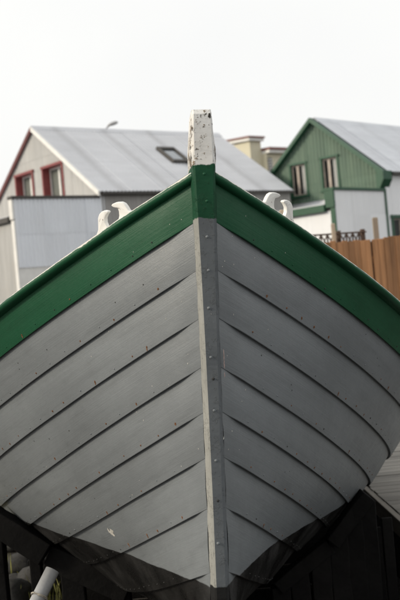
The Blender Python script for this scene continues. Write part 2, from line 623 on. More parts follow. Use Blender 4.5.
def make_strake(j, side):
    vs, fs = [], []
    ph = random.uniform(0, 50)
    rows = len(TS) + 3
    for s in S_SAMPLES:
        # adze and brush unevenness of the lower edge
        dj = 0.012 * mnoise.noise((s * 2.3, ph, 0)) * smooth(0, 0.3, min(s, 2 * LB - s))
        for t in TS:
            if j == 0 and t < 0:
                t = 0.0
            if j == 8 and t == 1.0:
                dj = 0
            tt = t + dj * max(0, t) if j < 8 else t
            wb = 0.0012 * mnoise.noise((s * 5, t * 3 + ph, 2))
            p, nn, th = strake_point(j, tt, s, side, wb)
            vs.append(p - BO)
        last = vs[-1]
        vs.append(last.copy())
        vs.append(last - nn * 0.002 + (vs[-1] - vs[-3]).normalized() * 0.0018)      # eased arris
        vs.append(last - nn * (th + 0.004))
    for i in range(len(S_SAMPLES) - 1):
        for r in range(rows - 1):
            if r == len(TS) - 1:
                continue
            a = i * rows + r
            f = (a, a + 1, a + rows + 1, a + rows)
            fs.append(f if side > 0 else f[::-1])
    o = mesh_obj('strake', vs, fs, M['hull_green'] if j == 0 else M['hull_grey'], boat)
    me = o.data
    uv = me.uv_layers.new(name='plank')
    for lp_ in me.loops:
        si, r = divmod(lp_.vertex_index, rows)
        uv.data[lp_.index].uv = (S_SAMPLES[si] * 1.5 + ph, j * 1.7 + (TS[r] if r < len(TS) else 1.0) + (side + 1) * 9)
    me.polygons.foreach_set('use_smooth', [(p.index % (rows - 2)) < len(TS) - 1 for p in me.polygons])
    return o


def blob_patch(c, n, up, rx, rz, mat, name, parent, off=0.0006, seg=9, rough=0.35):
    """small irregular flake lying on a surface"""
    x = up.cross(n).normalized()
    u2 = n.cross(x).normalized()
    vs = [c + n * off * 1.6]
    for i in range(seg):
        a = 2 * math.pi * i / seg
        r = 1 + random.uniform(-rough, rough)
        vs.append(c + n * off + x * (math.cos(a) * rx * r) + u2 * (math.sin(a) * rz * r))
    return vs, [(0, 1 + i, 1 + (i + 1) % seg) for i in range(seg)]


def join(parts):
    V, F = [], []
    for v, f in parts:
        b = len(V)
        V += v
        F += [tuple(i + b for i in x) for x in f]
    return V, F


def arc_s(j, side, s0, s1, step):
    """positions about `step` metres apart along a strake edge"""
    out, s, acc = [], s0, 0.0
    prev = edge(j, s0, side)
    while s < s1:
        s += 0.01
        p = edge(j, s, side)
        acc += (p - prev).length
        prev = p
        if acc >= step:
            out.append(s)
            acc = 0
    return out


for side in (-1, 1):
    for j in range(9):
        st = make_strake(j, side)
        sets = {'rivet': [], 'rust': [], 'darkrivet': []}
        if j < 8:
            ph = random.uniform(0, .1)
            for s in arc_s(j + 1, side, 0.03 + ph, 2 * LB - 0.1, 0.115):
                s += random.uniform(-.012, .012)
                near = s < 3.0
                p, nn, th = strake_point(j, 0.90 + random.uniform(-.025, .02), s, side)
                up = Vector((0, 0, 1))
                p = p - BO
                r = random.uniform(0.0032, 0.0046)
                x = up.cross(nn).normalized()
                u2 = nn.cross(x)
                seg = 7
                ringv = [p + nn * 0.003]
                for q in range(seg):
                    a = 2 * math.pi * q / seg
                    ringv.append(p + nn * 0.0022 + x * math.cos(a) * r * .6 + u2 * math.sin(a) * r * .6)
                for q in range(seg):
                    a = 2 * math.pi * q / seg
                    ringv.append(p - nn * 0.0015 + x * math.cos(a) * r + u2 * math.sin(a) * r)
                ff = [(0, 1 + q, 1 + (q + 1) % seg) for q in range(seg)]
                ff += [(1 + q, 1 + seg + q, 1 + seg + (q + 1) % seg, 1 + (q + 1) % seg) for q in range(seg)]
                u = random.random()
                rustp = 0.5 if side < 0 else 0.36
                if j == 0:
                    rustp = 0.12
                wet = p.z < WLZ + .02
                if wet:
                    sets['darkrivet'].append((ringv, ff))
                elif u < rustp and near:
                    sets['rust'].append((ringv, ff))
                    if random.random() < .8:
                        rz = random.choice((.003, .004, .005, .006, .010))
                        sets['rust'].append(blob_patch(p - u2 * rz * .5, nn, up, random.uniform(.003, .0052), rz, None, '', None))
                elif u < 0.5:
                    sets['darkrivet'].append((ringv, ff))
                else:
                    sets['rivet'].append((ringv, ff))
            if j in (1, 3, 5):    # a few plank nails in the middle of the board
                for q in range(5):
                    s = random.uniform(0.1, 1.8)
                    p, nn, th = strake_point(j, random.uniform(.2, .75), s, side)
                    sets['darkrivet'].append(blob_patch(p - BO, nn, Vector((0, 0, 1)), .0028, .0028, None, '', None))
        nm = {'rivet': 'rivets', 'rust': 'rust_spots', 'darkrivet': 'dark_rivets'}
        for kx, parts in sets.items():
            if parts:
                v, f = join(parts)
                mesh_obj(nm[kx], v, f, M['hull_grey'] if (kx == 'rivet' and j > 0) else (M['hull_green'] if kx == 'rivet' else M[kx]), st, smooth=False, kind='stuff')
        if side < 0 and j == 6:   # flaked paint low on the left bow
            pr = []
            for q in range(9):
                p, nn, th = strake_point(6, 0.50 + random.uniform(-.13, .13), 0.735 + random.uniform(-.035, .035), side)
                pr.append(blob_patch(p - BO, nn, Vector((0, 0, 1)), random.uniform(.004, .013), random.uniform(.005, .016), None, '', None, seg=11, rough=.5))
            v, f = join(pr)
            mesh_obj('flaked_paint', v, f, M['chip'], st, kind='stuff')
        if j in (0, 1, 2, 3, 4, 5):  # pale paint nicks scattered near the stem
            pr = []
            for q in range(5):
                p, nn, th = strake_point(j, random.uniform(.05, .95), random.uniform(.1, 1.1) ** 3 + .02, side)
                pr.append(blob_patch(p - BO, nn, Vector((0, 0, 1)), random.uniform(.001, .0022), random.uniform(.001, .003), None, '', None, seg=7, rough=.5))
            v, f = join(pr)
            mesh_obj('paint_nicks', v, f, M['chip'], st, kind='stuff')

# rub rail along the sheer, half round outside, flat cap inboard
for side in (-1, 1):
    vs, fs = [], []
    prof = [(-0.045, -0.045), (-0.045, -0.004), (-0.041, 0.0)]
    for i in range(11):
        a = math.pi / 2 - i * math.pi / 10
        prof.append((0.005 + 0.021 * math.cos(a) * (1 if math.cos(a) > 0 else 0), -0.017 + 0.017 * math.sin(a)))
    prof.append((-0.002, -0.035))
    NP = len(prof)
    for s in S_SAMPLES:
        e = 1e-3
        tg = (edge(0, s + e, side) - edge(0, s - e, side))
        outw = Vector((tg.y, -tg.x, 0)).normalized()
        if outw.x * side < 0:
            outw = -outw
        upv = Vector((0, 0, 1)) - tg.normalized() * tg.normalized().z
        upv.normalize()
        p = edge(0, s, side)
        sc = 1.0
        for (o_, z_) in prof:
            jig = 0.0012 * mnoise.noise((s * 9, o_ * 60, side * 5))
            vs.append(p + outw * (o_ * sc + jig) + upv * (z_ * sc + jig - .006) - BO)
    for i in range(len(S_SAMPLES) - 1):
        for r in range(NP):
            a, b = i * NP + r, i * NP + (r + 1) % NP
            f = (a, b, b + NP, a + NP)
            fs.append(f if side < 0 else f[::-1])
    rl = mesh_obj('rub_rail', vs, fs, M['rail_green'], boat, smooth=True)

# foredeck and bottom boards closing the hull inside
DS = [i / 24 * 2 * LB for i in range(1, 24)]
for nb in range(10):
    vs, fs = [], []
    for s in DS:
        low = 1.0 <= s <= 5.4
        a, b = edge(2.3 if low else 0.9, s, -1), edge(2.3 if low else 0.9, s, 1)
        wI = max(0.02, b.x - 0.11)
        x0, x1 = -wI + 2 * wI * nb / 10 + 0.003, -wI + 2 * wI * (nb + 1) / 10 - 0.003
        z = a.z + 0.05
        for x_ in (x0, x1):
            vs.append(Vector((x_, a.y, z)) - BO)
    for i in range(len(DS) - 1):
        fs.append((2 * i, 2 * i + 1, 2 * i + 3, 2 * i + 2))
    mesh_obj('deck_board', vs, fs, M['boatdeck'], boat)

# stem, keel and stern post: one loft each, straight raked stem turning into the keel
def loft(name, secs, mat, cap=True, bevel=0.0):
    vs, fs = [], []
    k = len(secs[0])
    for sct in secs:
        vs += [Vector(p) - BO for p in sct]
    for i in range(len(secs) - 1):
        for r in range(k):
            a, b = i * k + r, i * k + (r + 1) % k
            fs.append((a, b, b + k, a + k))
    if cap:
        fs.append(tuple(range(k))[::-1])
        fs.append(tuple((len(secs) - 1) * k + r for r in range(k)))
    return mesh_obj(name, vs, fs, mat, boat, bevel=bevel)


def lerp(a, b, t):
    return a + (b - a) * max(0, min(1, t))


path = []
z = 0.651
while z > -1.06:
    path.append((-0.08 * z, z, 0.0))
    z -= 0.016
for i in range(1, 9):             # forefoot
    a = i / 8 * R(78)
    path.append((0.085 + 0.34 * (1 - math.cos(a)) + 0.003, -1.06 - 0.34 * math.sin(a) * 0.55, a))
secs = []
for (yy, zz, a) in path:
    hf = 0.0190 + 0.0145 * max(0, min(1, (zz + 1.0) / 1.45)) ** 2.2
    hs = 0.0335 + 0.0110 * max(0, min(1, (zz + 1.0) / 1.45)) ** 3
    if zz > 0.53:                 # head narrows a little and is rounded off
        q = (zz - 0.53) / 0.121
        hf *= 1 - 0.10 * q ** 2
        hs *= 1 - 0.26 * q
    top = zz > 0.640
    fr = 0.058 if not top else 0.050
    rn = [0.0028 * mnoise.noise((zz * 16, k * 7.3, 0)) * (1.6 if zz > .45 else .8) for k in range(8)]
    c, s_ = math.cos(a), math.sin(a)

    def P(x, d):                  # d forward of the seam
        return (x, yy - d * c, zz - d * s_)
    back = -0.11
    sct = [P(-hs, back), P(-hs + rn[0], 0.006), P(-hf - 0.003 + rn[1], fr - 0.006), P(-hf + 0.003, fr + rn[2]),
           P(hf - 0.003, fr + rn[3]), P(hf + 0.003 + rn[4], fr - 0.006), P(hs + rn[5], 0.006), P(hs, back)]
    secs.append(sct)
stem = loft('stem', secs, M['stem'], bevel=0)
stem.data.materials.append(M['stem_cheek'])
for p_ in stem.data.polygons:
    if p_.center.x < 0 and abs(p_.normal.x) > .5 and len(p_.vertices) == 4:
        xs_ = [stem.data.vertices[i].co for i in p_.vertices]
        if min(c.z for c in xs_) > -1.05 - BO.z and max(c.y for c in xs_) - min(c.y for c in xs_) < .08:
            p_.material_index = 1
# bolts down the face of the stem
for i, zz in enumerate([0.43, 0.337, 0.215, 0.10, -0.03, -0.20, -0.275, -0.385, -0.56, -0.70, -0.85]):
    y_ = -0.08 * zz - 0.0585
    x_ = random.uniform(-.004, .006)
    ringv = []
    for (rr, dy) in ((0.0, -.0025), (.004, -.0018), (.0062, .002)):
        if rr == 0:
            ringv.append(Vector((x_, y_ + dy, zz)) - BO)
        else:
            for q in range(10):
                a = 2 * math.pi * q / 10
                ringv.append(Vector((x_ + rr * math.cos(a), y_ + dy, zz + rr * math.sin(a))) - BO)
    ff = [(0, 1 + q, 1 + (q + 1) % 10) for q in range(10)] + [(1 + q, 11 + q, 11 + (q + 1) % 10, 1 + (q + 1) % 10) for q in range(10)]
    mesh_obj('bolt', ringv, ff, M['hull_green'] if zz > .28 else (M['darkrivet'] if i in (6, 9) else M['hull_grey']), stem, smooth=True)
pr = []
for q in range(8):
    zz = -0.225 + random.uniform(-.045, .045)
    pr.append(blob_patch(Vector((0.0455, -0.08 * zz - 0.006, zz)) - BO, Vector((.8, -.6, 0)), Vector((0, 0, 1)), .0025, random.uniform(.006, .014), None, '', None, off=.002, rough=.5))
v, f = join(pr)
mesh_obj('flaked_paint', v, f, M['chip_red'], stem, kind='stuff')

ksecs = []
ys, zs_ = path[-1][0], path[-1][1]
NKEEL = 16
for i in range(NKEEL + 1):
    t = i / NKEEL
    yy = ys - 0.05 + t * (2 * LB - 2 * ys + 0.1)
    zz = zs_ - 0.42 * (1 - (2 * t - 1) ** 2)
    ksecs.append([(-0.035, yy, zz + 0.20), (-0.033, yy, zz - 0.05), (0.033, yy, zz - 0.05), (0.035, yy, zz + 0.20)])
loft('keel', ksecs, M['stem'])
ssecs = [[(x_, 2 * LB - (y_ - 0), z_) for (x_, y_, z_) in sct] for sct in secs]
loft('sternpost', ssecs, M['stem'])

# horned fairlead chocks on both rails
CH1 = [(70, 338), (84, 300), (80, 250), (76, 205), (86, 172), (106, 150), (130, 139), (160, 141), (170, 152), (152, 172), (141, 200), (145, 235), (166, 272)]
CH2 = [(268, 198), (272, 172), (266, 138), (252, 112), (214, 108), (192, 96), (204, 82), (236, 68), (276, 64), (306, 74), (330, 98), (352, 128), (372, 132)]


def chock(side, s_c):
    e = 1e-3
    O = edge(0, s_c, side)
    T = (edge(0, s_c - e, side) - edge(0, s_c + e, side)).normalized()       # towards the stem
    outw = Vector((side, 0, 0))
    N = (Vector((0, 0, 1)) + outw * 0.38)
    N = (N - T * N.dot(T)).normalized()
    Wd = T.cross(N).normalized()
    if Wd.x * side < 0:
        Wd = -Wd
    root = None

    def conv(pts):
        out = []
        for (x, y) in pts:
            a = (x - 215) * .829 - (y - 240) * .559
            b = -(x - 215) * .559 - (y - 240) * .829
            out.append((a / 1776 * .93, b / 1776 * .80))
        return out
    shape = conv(CH1) + conv(CH2)
    shape += [(conv(CH2)[-1][0], -0.006), (conv(CH1)[0][0], -0.006)]
    bm = bmesh.new()
    th = 0.020
    fr = [bm.verts.new(O + T * a + N * b + Wd * (th / 2 - 0.012) - BO) for a, b in shape]
    face = bm.faces.new(fr)
    ret = bmesh.ops.extrude_face_region(bm, geom=[face])
    bmesh.ops.translate(bm, verts=[g for g in ret['geom'] if isinstance(g, bmesh.types.BMVert)], vec=-Wd * th)
    bmesh.ops.recalc_face_normals(bm, faces=bm.faces)
    me = bpy.data.meshes.new('fairlead')
    bm.to_mesh(me)
    bm.free()
    o = bpy.data.objects.new('fairlead', me)
    me.materials.append(M['white_iron'])
    COL.objects.link(o)
    o.parent = boat
    o['label'] = 'white painted fairlead with two horns curling towards each other'
    b = o.modifiers.new('bevel', 'BEVEL')
    b.width = 0.006
    b.segments = 3
    b.limit_method = 'ANGLE'
    b.angle_limit = R(40)
    me.polygons.foreach_set('use_smooth', [True] * len(me.polygons))
    return o


def find_s(side, u_target):
    """distance aft at which the sheer is seen at photo column u_target"""
    lo, hi = 0.02, 2.0
    for _ in range(40):
        mid = (lo + hi) / 2
        p = HULL @ edge(0, mid, side)
        xc = p.x * ca - (p.z - EYE) * sa
        u = 200 + FPX * xc / p.y
        if (u - u_target) * side > 0:
            hi = mid
        else:
            lo = mid
    return lo


sL, sR = find_s(-1, 112), find_s(1, 281)
chock(-1, sL)
chock(1, sR)
# weathered bitt inside the right rail
sb = find_s(1, 299)
pb = edge(0, sb, 1) + Vector((-0.055, 0.02, 0)) - BO
vs, fs = tube([pb + Vector((0, 0, -.05)), pb + Vector((0, 0, .052)), pb + Vector((0.004, 0, .06))], [.021, .021, .016], 12)
mesh_obj('bitt', vs, fs, M['post_pale'], boat, bevel=0)


# ------------------------------------------------------------------ cradle, props and pipe under the boat
def hull_world(k, s, side, drop=0.0):
    return HULL @ (edge(k, s, side) + hullnormal(k, s, side) * (THK + drop))


cradle = empty('boat_cradle', HULL @ Vector((0, 1.5, -1.74)), 0, 'black tarred timber cradle holding up the grey boat', 'cradle')
cradle.location.z = 0
CI = Matrix.Translation(cradle.location).inverted()


def cbeam(name, a, b, wd, he, mat=None, **kw):
    return beam(name, CI @ Vector(a), CI @ Vector(b), wd, he, mat or M['tar'], cradle, **kw)


for (s, side, k0, k1, dd, hgt) in ((1.55, -1, 3.7, 7.9, 0.052, .125), (1.55, 1, 4.45, 7.9, 0.045, .075), (3.6, -1, 4.3, 7.9, .075, .13), (3.6, 1, 4.3, 7.9, .075, .13)):
    # bilge arm in two lengths following the turn of the hull
    a, m_, b = hull_world(k0, s, side, dd), hull_world((k0 + k1) / 2, s, side, dd + .03), hull_world(k1, s, side, dd + .01)
    if side < 0 and s < 2:        # surveyed: this arm stands a little clear of the planking
        a, m_, b = at(-12, 515.5, 5.25), at(47, 553, 5.22), at(128, 590, 5.18)
    m2 = m_.copy()
    cbeam('bilge_arm', a, m_, .10, hgt, M['tar'], jit=.003)
    cbeam('bilge_arm', m2 + Vector((0, .05, -.02)), b + Vector((0, .05, -.02)), .10, hgt, jit=.003)
    if s < 2:
        cols = (0.065, 0.375, 0.645, 0.95) if side < 0 else (0.02, 0.2, .4, .6, .8, .97)
        for t in cols:
            p = a.lerp(m_, t * 2) if t < .5 else m_.lerp(b, t * 2 - 1)
            pw = .10 if side > 0 else (.046, .058, .12, .1)[cols.index(t)]
            cbeam('post', (p.x, p.y + .06, p.z - .03), (p.x, p.y + .06, -0.05), pw, .09, jit=.003, up=Vector((0, 1, 0)))
    else:
        for t in ((.42, .8) if side < 0 else (.1, .8)):
            p = a.lerp(m_, t * 2) if t < .5 else m_.lerp(b, t * 2 - 1)
            cbeam('post', (p.x, p.y + .06, p.z - .03), (p.x, p.y + .06, -0.05), .10, .09, up=Vector((0, 1, 0)))
# sill timbers and keel blocks
kb = HULL @ Vector((0, 1.6, -1.60))
cbeam('sill', (kb.x - 1.2, kb.y, .07), (kb.x + 1.2, kb.y, .07), .18, .16, jit=.004)
cbeam('sill', (kb.x - 1.2, kb.y + 2.0, .07), (kb.x + 1.2, kb.y + 2.0, .07), .18, .16, jit=.004)
kq = HULL @ Vector((0, 0.75, -1.32))
cbeam('keel_block', (kq.x - .24, kq.y + .1, .12), (kq.x + .24, kq.y + .1, .12), .22, .24, jit=.004)
for i in range(4):
    zc = .10 + i * .125
    cbeam('cross_board', (kb.x - .72, kb.y + .72 + .01 * (i % 2), zc), (kb.x + 1.0, kb.y + .72, zc), .03, .115, jit=.003)
# black boards added to fill the dark under the right side
a_, b_ = hull_world(3.95, 1.75, 1, .12), hull_world(7.6, 1.75, 1, .12)
NBD = 9
for i in range(NBD):
    t0, t1 = i / NBD, (i + 1) / NBD
    p = a_.lerp(b_, (t0 + t1) / 2)
    wdt = abs(b_.x - a_.x) / NBD - .006
    cbeam('board', (p.x, p.y + random.uniform(0, .02), p.z - .10), (p.x, p.y + random.uniform(0, .02), 0.0), wdt, .025, up=Vector((0, 1, 0)), bevel=.003)

# leaning plastic pipe with its lashing
p0, p1 = at(52.5, 570, 4.35), at(36, 603, 4.28)
dirp = (p1 - p0).normalized()
tend = (p0.z - 0.0) / -dirp.z
pbase = p0 + dirp * tend
pipe = empty('plastic_pipe', pbase, 0, 'white plastic pipe leaning against the black cradle', 'pipe')
M['pvc'] = simple('off_white_plastic', (0.30, 0.30, 0.30), 0.35, 0.2, 8, bump=.05)
rp = 0.031
outer, fo = tube([p0 - pbase, p1 - pbase, Vector((0, 0, 0))], rp, 28, cap=False)
inner, fi = tube([p0 - pbase, p1 - pbase, Vector((0, 0, 0))], rp * .88, 28, cap=False)
V = outer + inner
nO = len(outer)
F = fo + [tuple(nO + i for i in reversed(x)) for x in fi]
for k in range(28):
    F.append((k, nO + k, nO + (k + 1) % 28, (k + 1) % 28))
mesh_obj('tube_wall', V, F, M['pvc'], pipe, smooth=True)
M['rope'] = simple('pale_rope', (0.33, 0.30, 0.25), .9, .4, 60)
cR = p0.lerp(p1, .78) - pbase
sX = dirp.orthogonal().normalized()
sY = dirp.cross(sX)
loop = []
for i in range(33):
    a = 2 * math.pi * i / 32 * 1.9
    rr = rp + .003 + .004 * math.sin(a * 1.7) ** 2
    loop.append(cR + sX * math.cos(a) * rr + sY * math.sin(a) * rr + dirp * (.006 * math.sin(a) + .009 * i / 32))
vs, fs = tube(loop, .0026, 7)
mesh_obj('lashing', vs, fs, M['rope'], pipe, smooth=True)

# ------------------------------------------------------------------ jetty on the right
e0, e1 = at(400, 520, 5.9), at(373, 503, 6.42)
JZ = 0.45
jdir = Vector((e1.x - e0.x, e1.y - e0.y, 0)).normalized()      # left edge, going away
jdir = Vector((-0.04, 1, 0)).normalized()
jn = Vector((jdir.y, -jdir.x, 0))
jo = Vector((e0.x, e0.y, 0)) - jdir * 0.9
jetty = empty('jetty', jo, math.atan2(jn.y, jn.x), 'silver grey weathered plank jetty beside the right bilge', 'jetty')
# local x = away from the boat, local y = along the edge
JL, JW = 4.6, 1.6
y_ = 0.0
while y_ < JL:
    wd = random.uniform(.115, .13)
    box('plank', 0.045 + random.uniform(-.006, .006), JW, y_, y_ + wd - .007, JZ - .035 + random.uniform(-.003, .003), JZ + random.uniform(-.003, .003), M['deckwood'], jetty, bevel=.003)
    y_ += wd
box('edge_board', 0, .04, -.01, JL, JZ - .11, JZ - .006, M['deckedge'], jetty)
box('front_board', .042, JW, -.045, -.012, JZ - .14, JZ - .04, M['tar'], jetty)
for yy in (0.1, 1.5, 3.0, 4.4):
    for xx in (.10, JW - .12):
        box('post', xx, xx + .11, yy, yy + .11, -.1, JZ - .04, M['tar'], jetty)
y_ = 0.02  # black boards added to fill the dark void below the deck
while y_ < JL - .2:
    box('dark_fill_board', .045, .068, y_, y_ + .155, -.06, JZ - .112, M['tar'], jetty, bevel=.002)
    y_ += .16

# ------------------------------------------------------------------ boulders and grass under the left side
def rock_mesh(seed):
    bm = bmesh.new()
    bmesh.ops.create_icosphere(bm, subdivisions=3, radius=1)
    for v in bm.verts:
        c = v.co.copy()
        n1 = mnoise.noise(c * 0.9 + Vector((seed * 7, 0, 0)))
        n2 = mnoise.noise(c * 2.4 + Vector((0, seed * 5, 0)))
        n3 = mnoise.noise(c * 7 + Vector((0, 0, seed)))
        v.co = c * (1 + .35 * n1 + .14 * n2 + .035 * n3)
        v.co.z = max(v.co.z, -.55)
    me = bpy.data.meshes.new('boulder')
    bm.to_mesh(me)
    bm.free()
    me.materials.append(M['rock'])
    me.polygons.foreach_set('use_smooth', [True] * len(me.polygons))
    return me


ROCKS = [rock_mesh(i + 1) for i in range(5)]
spots = [(15, 588, 6.7, .10, 'low dark boulder half hidden behind the cradle post, nearest the pipe'),
         (22, 572, 7.2, .11, 'rounded grey boulder framed between two cradle posts'),
         (8, 558, 7.9, .10, 'grey boulder beside the leftmost cradle post, above the nearer stones'),
         (26, 548, 8.6, .09, 'small boulder in the dry grass under the bilge arm'),
         (2, 590, 6.3, .16, 'dark stone in the bottom left corner behind the cradle'),
         (38, 590, 6.7, .15, 'dark stone behind the upper part of the white pipe')]
for i, (u, v_, y, r, lab) in enumerate(spots):
    p = at(u, v_, y)
    o = bpy.data.objects.new('boulder', ROCKS[i % 5])
    COL.objects.link(o)
    o.location = (p.x, p.y, gz(p.x, p.y) + r * .36)
    o.scale = (r * 1.35, r * 1.1, r * .8)
    o.rotation_euler = (random.uniform(-.15, .15), random.uniform(-.15, .15), random.uniform(0, 6))
    tag(o, lab, 'boulder', 'boulders under the boat')
vs, fs = [], []
for i in range(5200):
    x, y = random.uniform(-3.2, -0.9), random.uniform(6.3, 11)
    if mnoise.noise((x * 1.7, y * 1.7, 9)) < -0.12:
        continue
    h = random.uniform(.05, .20)
    a = random.uniform(0, 6.28)
    wv = random.uniform(.003, .006)
    dx, dy = math.cos(a) * wv, math.sin(a) * wv
    lx, ly = random.uniform(-.06, .06), random.uniform(-.06, .06)
    z = gz(x, y) - .01
    b = len(vs)
    vs += [(x - dx, y - dy, z), (x + dx, y + dy, z), (x + lx * .4 + dx * .7, y + ly * .4 + dy * .7, z + h * .6), (x + lx * .4 - dx * .7, y + ly * .4 - dy * .7, z + h * .6), (x + lx, y + ly, z + h)]
    fs += [(b, b + 1, b + 2, b + 3), (b + 3, b + 2, b + 4)]
g = mesh_obj('grass', vs, fs, M['grass'], kind='stuff')
tag(g, 'dry yellow green grass between the stones under the boat', 'grass')


# ------------------------------------------------------------------ houses
def corr(name, parent, P, U, Nn, x0, x1, z0, ztop, pitch, amp, mat, phase0=0.0):
    """one corrugated sheet: along U from x0 to x1, from height z0 up to ztop(x)"""
    vs, fs = [], []
    step = pitch / 4
    n = max(2, int(math.ceil((x1 - x0) / step)))
    prev = None
    for i in range(n + 1):
        x = x0 + (x1 - x0) * i / n
        zt = ztop(x) if callable(ztop) else ztop
        zt = max(zt, z0 + .0005)
        off = amp * math.sin(2 * math.pi * x / pitch + phase0)
        vs.append(P + U * x + Nn * off + Vector((0, 0, z0)))
        vs.append(P + U * x + Nn * off + Vector((0, 0, zt)))
    for i in range(n):
        fs.append((2 * i, 2 * i + 2, 2 * i + 3, 2 * i + 1))
    return mesh_obj(name, vs, fs, mat, parent, smooth=True)


def clad(parent, P, U, Nn, xs, zs, mat, top=None, openings=(), pitch=.11, amp=.014, lap=.03, name='cladding_sheet'):
    """a wall of corrugated sheets between the lines xs and zs; sheets overlap, openings stay free"""
    xs = sorted(set([round(x, 4) for x in xs] + [round(v, 4) for o in openings for v in o[:2]]))
    zs = sorted(set([round(z, 4) for z in zs] + [round(v, 4) for o in openings for v in o[2:]]))
    for i in range(len(xs) - 1):
        for j in range(len(zs) - 1):
            a, b, c, d = xs[i], xs[i + 1], zs[j], zs[j + 1]
            if any(o[0] - .001 <= a and b <= o[1] + .001 and o[2] - .001 <= c and d <= o[3] + .001 for o in openings):
                continue
            if top:
                tmax = max(top(a), top(b), top((a + b) / 2))
                if tmax <= c + .02:
                    continue
                fn = (lambda x, d=d: min(d, top(x)))
            else:
                fn = d
            row = (j % 2) * .006 + (i % 2) * .003
            corr(name, parent, P + Nn * row, U, Nn, a, b, c, fn, pitch, amp, mat)


def window(parent, P, U, Nn, x0, x1, z0, z1, frame_m, sash_m, fw=.09, depth=.16, proud=.05, mull=.45, pane_sheet=(.5, 1), cm=None):
    """framed window: outer casing, deep reveal, glazed sashes and a sheet close behind the panes"""
    Zv = Vector((0, 0, 1))

    def slab(name, a, b, c, d, n0, n1, mat, par, bevel=.006):
        vv = []
        for zz in (c, d):
            for (xx, nn) in ((a, n0), (b, n0), (b, n1), (a, n1)):
                vv.append(P + U * xx + Zv * zz + Nn * nn)
        return mesh_obj(name, vv, BOXF, mat, par, bevel=bevel)
    wn = slab('window', x0 + .002, x1 - .002, z0 + .002, z1 - .002, -depth - .30, -depth - .28, M['room'], parent)
    # side, head and sill of the reveal
    slab('casing', x0 - fw, x0, z0, z1, -depth, proud, frame_m, wn)
    slab('casing', x1, x1 + fw, z0, z1, -depth, proud, frame_m, wn)
    slab('casing', x0 - fw - .03, x1 + fw + .03, z1 + .001, z1 + fw, -depth, proud + .015, frame_m, wn)
    slab('sill', x0 - fw - .05, x1 + fw + .05, z0 - fw, z0 - .001, -depth, proud + .05, frame_m, wn)
    s = .055
    mx = x0 + (x1 - x0) * mull
    for (a, b) in ((x0 + .001, mx - .002), (mx + .002, x1 - .001)):
        for (c0, c1, d0, d1) in ((a, a + s, z0, z1), (b - s, b, z0, z1), (a + s, b - s, z0, z0 + s), (a + s, b - s, z1 - s, z1)):
            slab('sash_bar', c0, c1, d0 + .001, d1 - .001, -depth + .02, -depth + .06, sash_m, wn, .003)
        slab('pane', a + s, b - s, z0 + s, z1 - s, -depth + .035, -depth + .041, M['glass'], wn, 0)
    if pane_sheet:
        for (a, b) in ((x0 + (x1 - x0) * pane_sheet[0] + .03, x0 + (x1 - x0) * pane_sheet[1] - .02),):
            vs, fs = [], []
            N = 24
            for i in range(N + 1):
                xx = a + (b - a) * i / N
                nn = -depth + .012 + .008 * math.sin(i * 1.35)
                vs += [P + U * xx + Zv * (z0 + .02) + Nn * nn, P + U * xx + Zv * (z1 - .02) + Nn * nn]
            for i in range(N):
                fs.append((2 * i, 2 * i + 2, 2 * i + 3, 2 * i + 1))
            mesh_obj('pane_sheet', vs, fs, cm or M['pane_sheet'], wn, smooth=True)
    return wn


def roof_sheets(roof, w_, rise, zr, y0, y1, side, mat, width=1.0, pitch=.11, amp=.014, th=.0):
    """corrugated roof sheets down one slope; each sheet its own piece, overlapping its neighbour"""
    n = max(1, int(round((y1 - y0) / width)))
    sl = Vector((side * w_, 0, -rise))
    nn = Vector((side * rise, 0, w_)).normalized()
    for half in range(1):
        for i in range(n):
            a, b = y0 + (y1 - y0) * i / n, y0 + (y1 - y0) * (i + 1) / n + (.05 if i < n - 1 else 0)
            t0, t1 = 0, 1.0
            vs, fs = [], []
            m = int((b - a) / (pitch / 4)) + 1
            lift = .012 + (.010 if half == 0 else 0) + .006 * (i % 2)
            for q in range(m + 1):
                y = a + (b - a) * q / m
                off = amp * math.sin(2 * math.pi * y / pitch) + lift
                for t in (t0, t1):
                    vs.append(Vector((0, y, zr)) + sl * t + nn * off)
            for q in range(m):
                fs.append((2 * q, 2 * q + 1, 2 * q + 3, 2 * q + 2))
            mesh_obj('roof_sheet', vs, fs, mat, roof, smooth=True)


def frange(a, b, st):
    n = max(1, int(round((b - a) / st)))
    return [a + (b - a) * i / n for i in range(n + 1)]


X_, Y_, Z_ = Vector((1, 0, 0)), Vector((0, 1, 0)), Vector((0, 0, 1))


